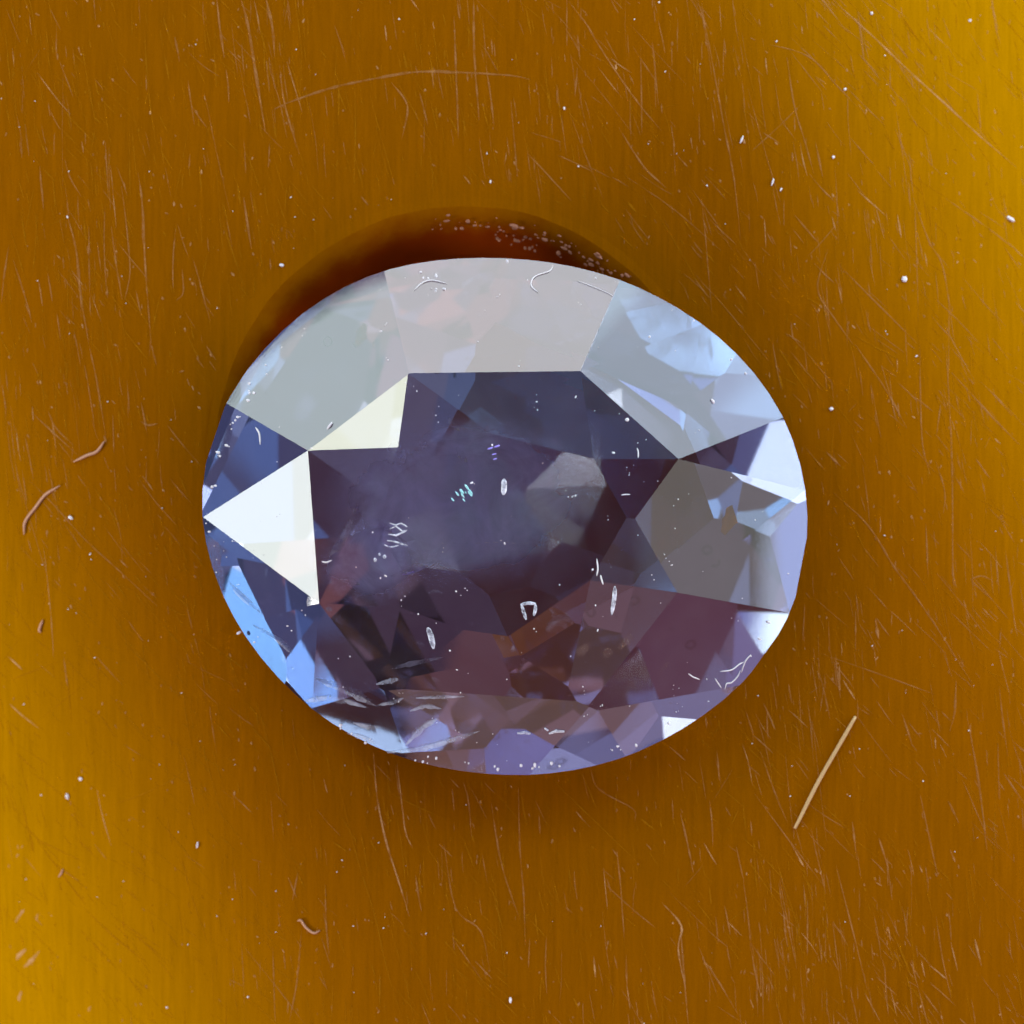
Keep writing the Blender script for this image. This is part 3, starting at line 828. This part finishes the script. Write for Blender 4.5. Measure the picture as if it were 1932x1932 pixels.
# ------------------------------------------------------------------ lint, hair and dust lying on the stone and on the block
def lint(pts, r, label, on, mat=None):
    P = catmull([(u, v, 0) for u, v in pts], 6)
    f = crown_pt if on == 'gem' else slab_pt
    W3 = [f(u, v, r * 1.05) for u, v, _ in P]
    c = W3[len(W3) // 2]
    v, fc = tube(W3, r, 6, .8 if r > .003 else .35); o = link('lint_fibre', v, fc, mat or LINT, None, True, c); o.location = c
    return thing(o, label, 'lint fibre', 'lint fibres on the gemstone' if on == 'gem' else 'lint fibres on the block')
lint([(781, 548), (796, 534), (816, 529), (842, 535)], .0013, 'short white lint arched like an eyebrow on the pale top facet', 'gem')
lint([(1043, 501), (1037, 511), (1010, 521), (1002, 533), (1004, 542), (1015, 552)], .0013, 'white lint curled in an S shape near the upper rim of the gemstone', 'gem')
lint([(1090, 530), (1138, 549), (1157, 559)], .0009, 'thin straight white lint between the S shaped lint and the blue facets', 'gem')
lint([(1299, 1271), (1307, 1277), (1320, 1282)], .0012, 'short curved white lint on the dark purple lower rim band', 'gem')
lint([(1359, 1267), (1380, 1264), (1394, 1254), (1403, 1249)], .0012, 'wavy pale lint pointing at the white facet by the lower rim', 'gem')
lint([(1349, 1280), (1354, 1288), (1361, 1298)], .0011, 'small slanting white lint beside a looped lint near the lower rim', 'gem')
lint([(1368, 1300), (1371, 1290), (1380, 1288), (1391, 1277), (1397, 1265)], .0012, 'looped white lint near the lower rim of the gemstone', 'gem')
lint([(1399, 1269), (1402, 1258), (1408, 1245), (1417, 1235)], .0012, 'upright white lint against the bright white rim facet', 'gem')
lint([(482, 806), (489, 818), (491, 839)], .0015, 'bent white lint on the blue facet above the white triangle', 'gem')
lint([(1126, 1054), (1128, 1072), (1126, 1087)], .0013, 'upright white needle of lint above the bluish crystal', 'gem')
lint([(1133, 1085), (1135, 1093), (1138, 1103)], .0014, 'tiny white lint just below the upright needle', 'gem')
lint([(607, 1059), (615, 1061), (626, 1057)], .0013, 'tiny curved white lint beside the edge of the white triangle', 'gem')
lint([(1202, 845), (1204, 853), (1204, 864)], .0013, 'tiny upright white lint on the brown facet edge', 'gem')
lint([(1172, 934), (1180, 933), (1189, 933)], .0010, 'tiny level white lint on the dark facet below the brown one', 'gem')
TANL = principled('tan_lint', (.55, .30, .17), .6, .2); HAIR = principled('blond_hair', (.60, .40, .17), .5, .3)
lint([(136, 871), (162, 859), (182, 851), (196, 832)], .0028, 'tan lint bent up at one end on the amber block', 'block', TANL)
lint([(37, 1009), (40, 984), (61, 957), (81, 933), (109, 916)], .0028, 'longest curved tan lint near the edge of the amber block', 'block', TANL)
lint([(71, 1172), (66, 1184), (64, 1192), (67, 1196)], .0026, 'short hooked pale lint near the edge of the amber block', 'block', TANL)
lint([(561, 1738), (568, 1737), (577, 1750), (592, 1760), (604, 1755)], .0022, 'tan lint shaped like a tilde below the gemstone', 'block', TANL)
lint([(101, 1654), (96, 1664), (91, 1670)], .0018, 'small pale crescent lint in the bright yellow corner', 'block', TANL)
o = lint([(1611, 1350), (1580, 1404), (1540, 1474), (1497, 1560)], .0036, 'thick straight straw coloured hair lying on the amber block', 'block', HAIR)
o.name = 'hair'; o['category'] = 'hair'; del o['group']
def dust(u, v, r, label, on, sx=1, sy=1, rot=0):
    c = (crown_pt if on == 'gem' else slab_pt)(u, v, r * .55); g = grain((0, 0, 0), r, sx, sy, rot)
    o = link('dust_grain', g[0], g[1], WHITE); o.location = c
    return thing(o, label, 'dust grain', 'larger dust grains')
dust(112, 1511, .0050, 'brightest oblong white dust grain in the yellow corner of the block', 'block', .8, 1.4, .1)
dust(140, 1476, .0044, 'round white dust grain just above the brightest oblong grain', 'block')
dust(369, 1598, .0042, 'upright white dust grain alone on the plain amber below the gemstone', 'block', .6, 1.9, -.1)
dust(1398, 266, .0035, 'slanting white dust sliver among the upper scratches of the block', 'block', .6, 2.6, -.4)
dust(1456, 346, .0035, 'slanting white dust sliver beneath a similar sliver on the block', 'block', .6, 2.2, -.3)
dust(1707, 527, .0058, 'large dull round dust grain on the scratched amber', 'block')
dust(1918, 406, .0055, 'pale dust flake at the yellow edge of the block', 'block', 2.0, .7, -.5)
dust(1567, 772, .0040, 'bright round dust grain on the dark amber beside the gemstone', 'block')
dust(1571, 298, .0032, 'small round dust grain between the long scratches', 'block')
dust(1594, 169, .0030, 'tiny bright dust grain by the crossing scratches', 'block')
dust(1646, 23, .0030, 'tiny bright dust grain beside the long pale scratch', 'block')
dust(1841, 27, .0030, 'tiny bright dust grain in the yellow upper corner', 'block')
dust(129, 977, .0036, 'small white dust grain next to the longest tan lint', 'block', 1.6, .9, -.6)
dust(531, 500, .0034, 'small pale dust grain near the hole above the gemstone', 'block', 1.4, .9, -.4)
dust(963, 1983 - 100, .0036, 'upright white dust grain low on the block under the gemstone', 'block', .7, 1.7, 0)
dust(622, 803, .0044, 'oblong white dust grain on the grey facet over the white triangle tip', 'gem', .6, 2.0, -.7)
dust(1183, 792, .0044, 'round white dust grain on the brown upper facet', 'gem')
dust(1345, 757, .0038, 'bright dust grain on the lilac facet by the rim', 'gem', .8, 1.6, .5)
dust(838, 545, .0032, 'small round dust grain under the eyebrow shaped lint', 'gem')
h = Heap()
def inside(u, v, f=.985): return ((u - 952) / (571 * f)) ** 2 + ((v - 975) / (487 * f)) ** 2 < 1
k = 0
while k < 210:
    u = random.uniform(385, 1520); v = random.uniform(490, 1460)
    if not inside(u, v): continue
    if v < 1000 and random.random() < .45: continue
    k += 1; r = min(.003, random.lognormvariate(-7.15, .42))
    if random.random() < .35 and h.V: u, v = last[0] + random.gauss(0, 9), last[1] + random.gauss(0, 9)
    last = (u, v)
    if not inside(u, v): continue
    h.add(grain(crown_pt(u, v, r * .5), r, random.uniform(.8, 2.0), 1, random.uniform(0, 3)))
for k in range(70):   # dust caught along the rim
    a = random.uniform(0, 6.283); a = random.choice((a, random.gauss(2.9, .35), random.gauss(4.6, .5))); f = random.uniform(.955, .99)
    u = 952 + 571 * f * math.cos(a); v = 975 - 487 * f * math.sin(a); r = random.uniform(.001, .003)
    h.add(grain(crown_pt(u, v, r * .5), r, random.uniform(.8, 2.2), 1, a))
o = link('dust', h.V, h.F, WHITE); o['kind'] = 'stuff'; o['label'] = 'fine white dust specks scattered over the gemstone'; o['category'] = 'dust'
h = Heap()
for k in range(170):
    u = random.uniform(0, 1932); v = random.uniform(0, 1932)
    if in_gem(u, v) or in_hole(u, v): continue
    r = min(.003, random.lognormvariate(-7.05, .4)); h.add(grain(slab_pt(u, v, r * .5), r, random.uniform(.8, 2.2), 1, random.uniform(0, 3)))
o = link('dust', h.V, h.F, LINT); o['kind'] = 'stuff'; o['label'] = 'fine pale dust specks scattered over the amber block'; o['category'] = 'dust'
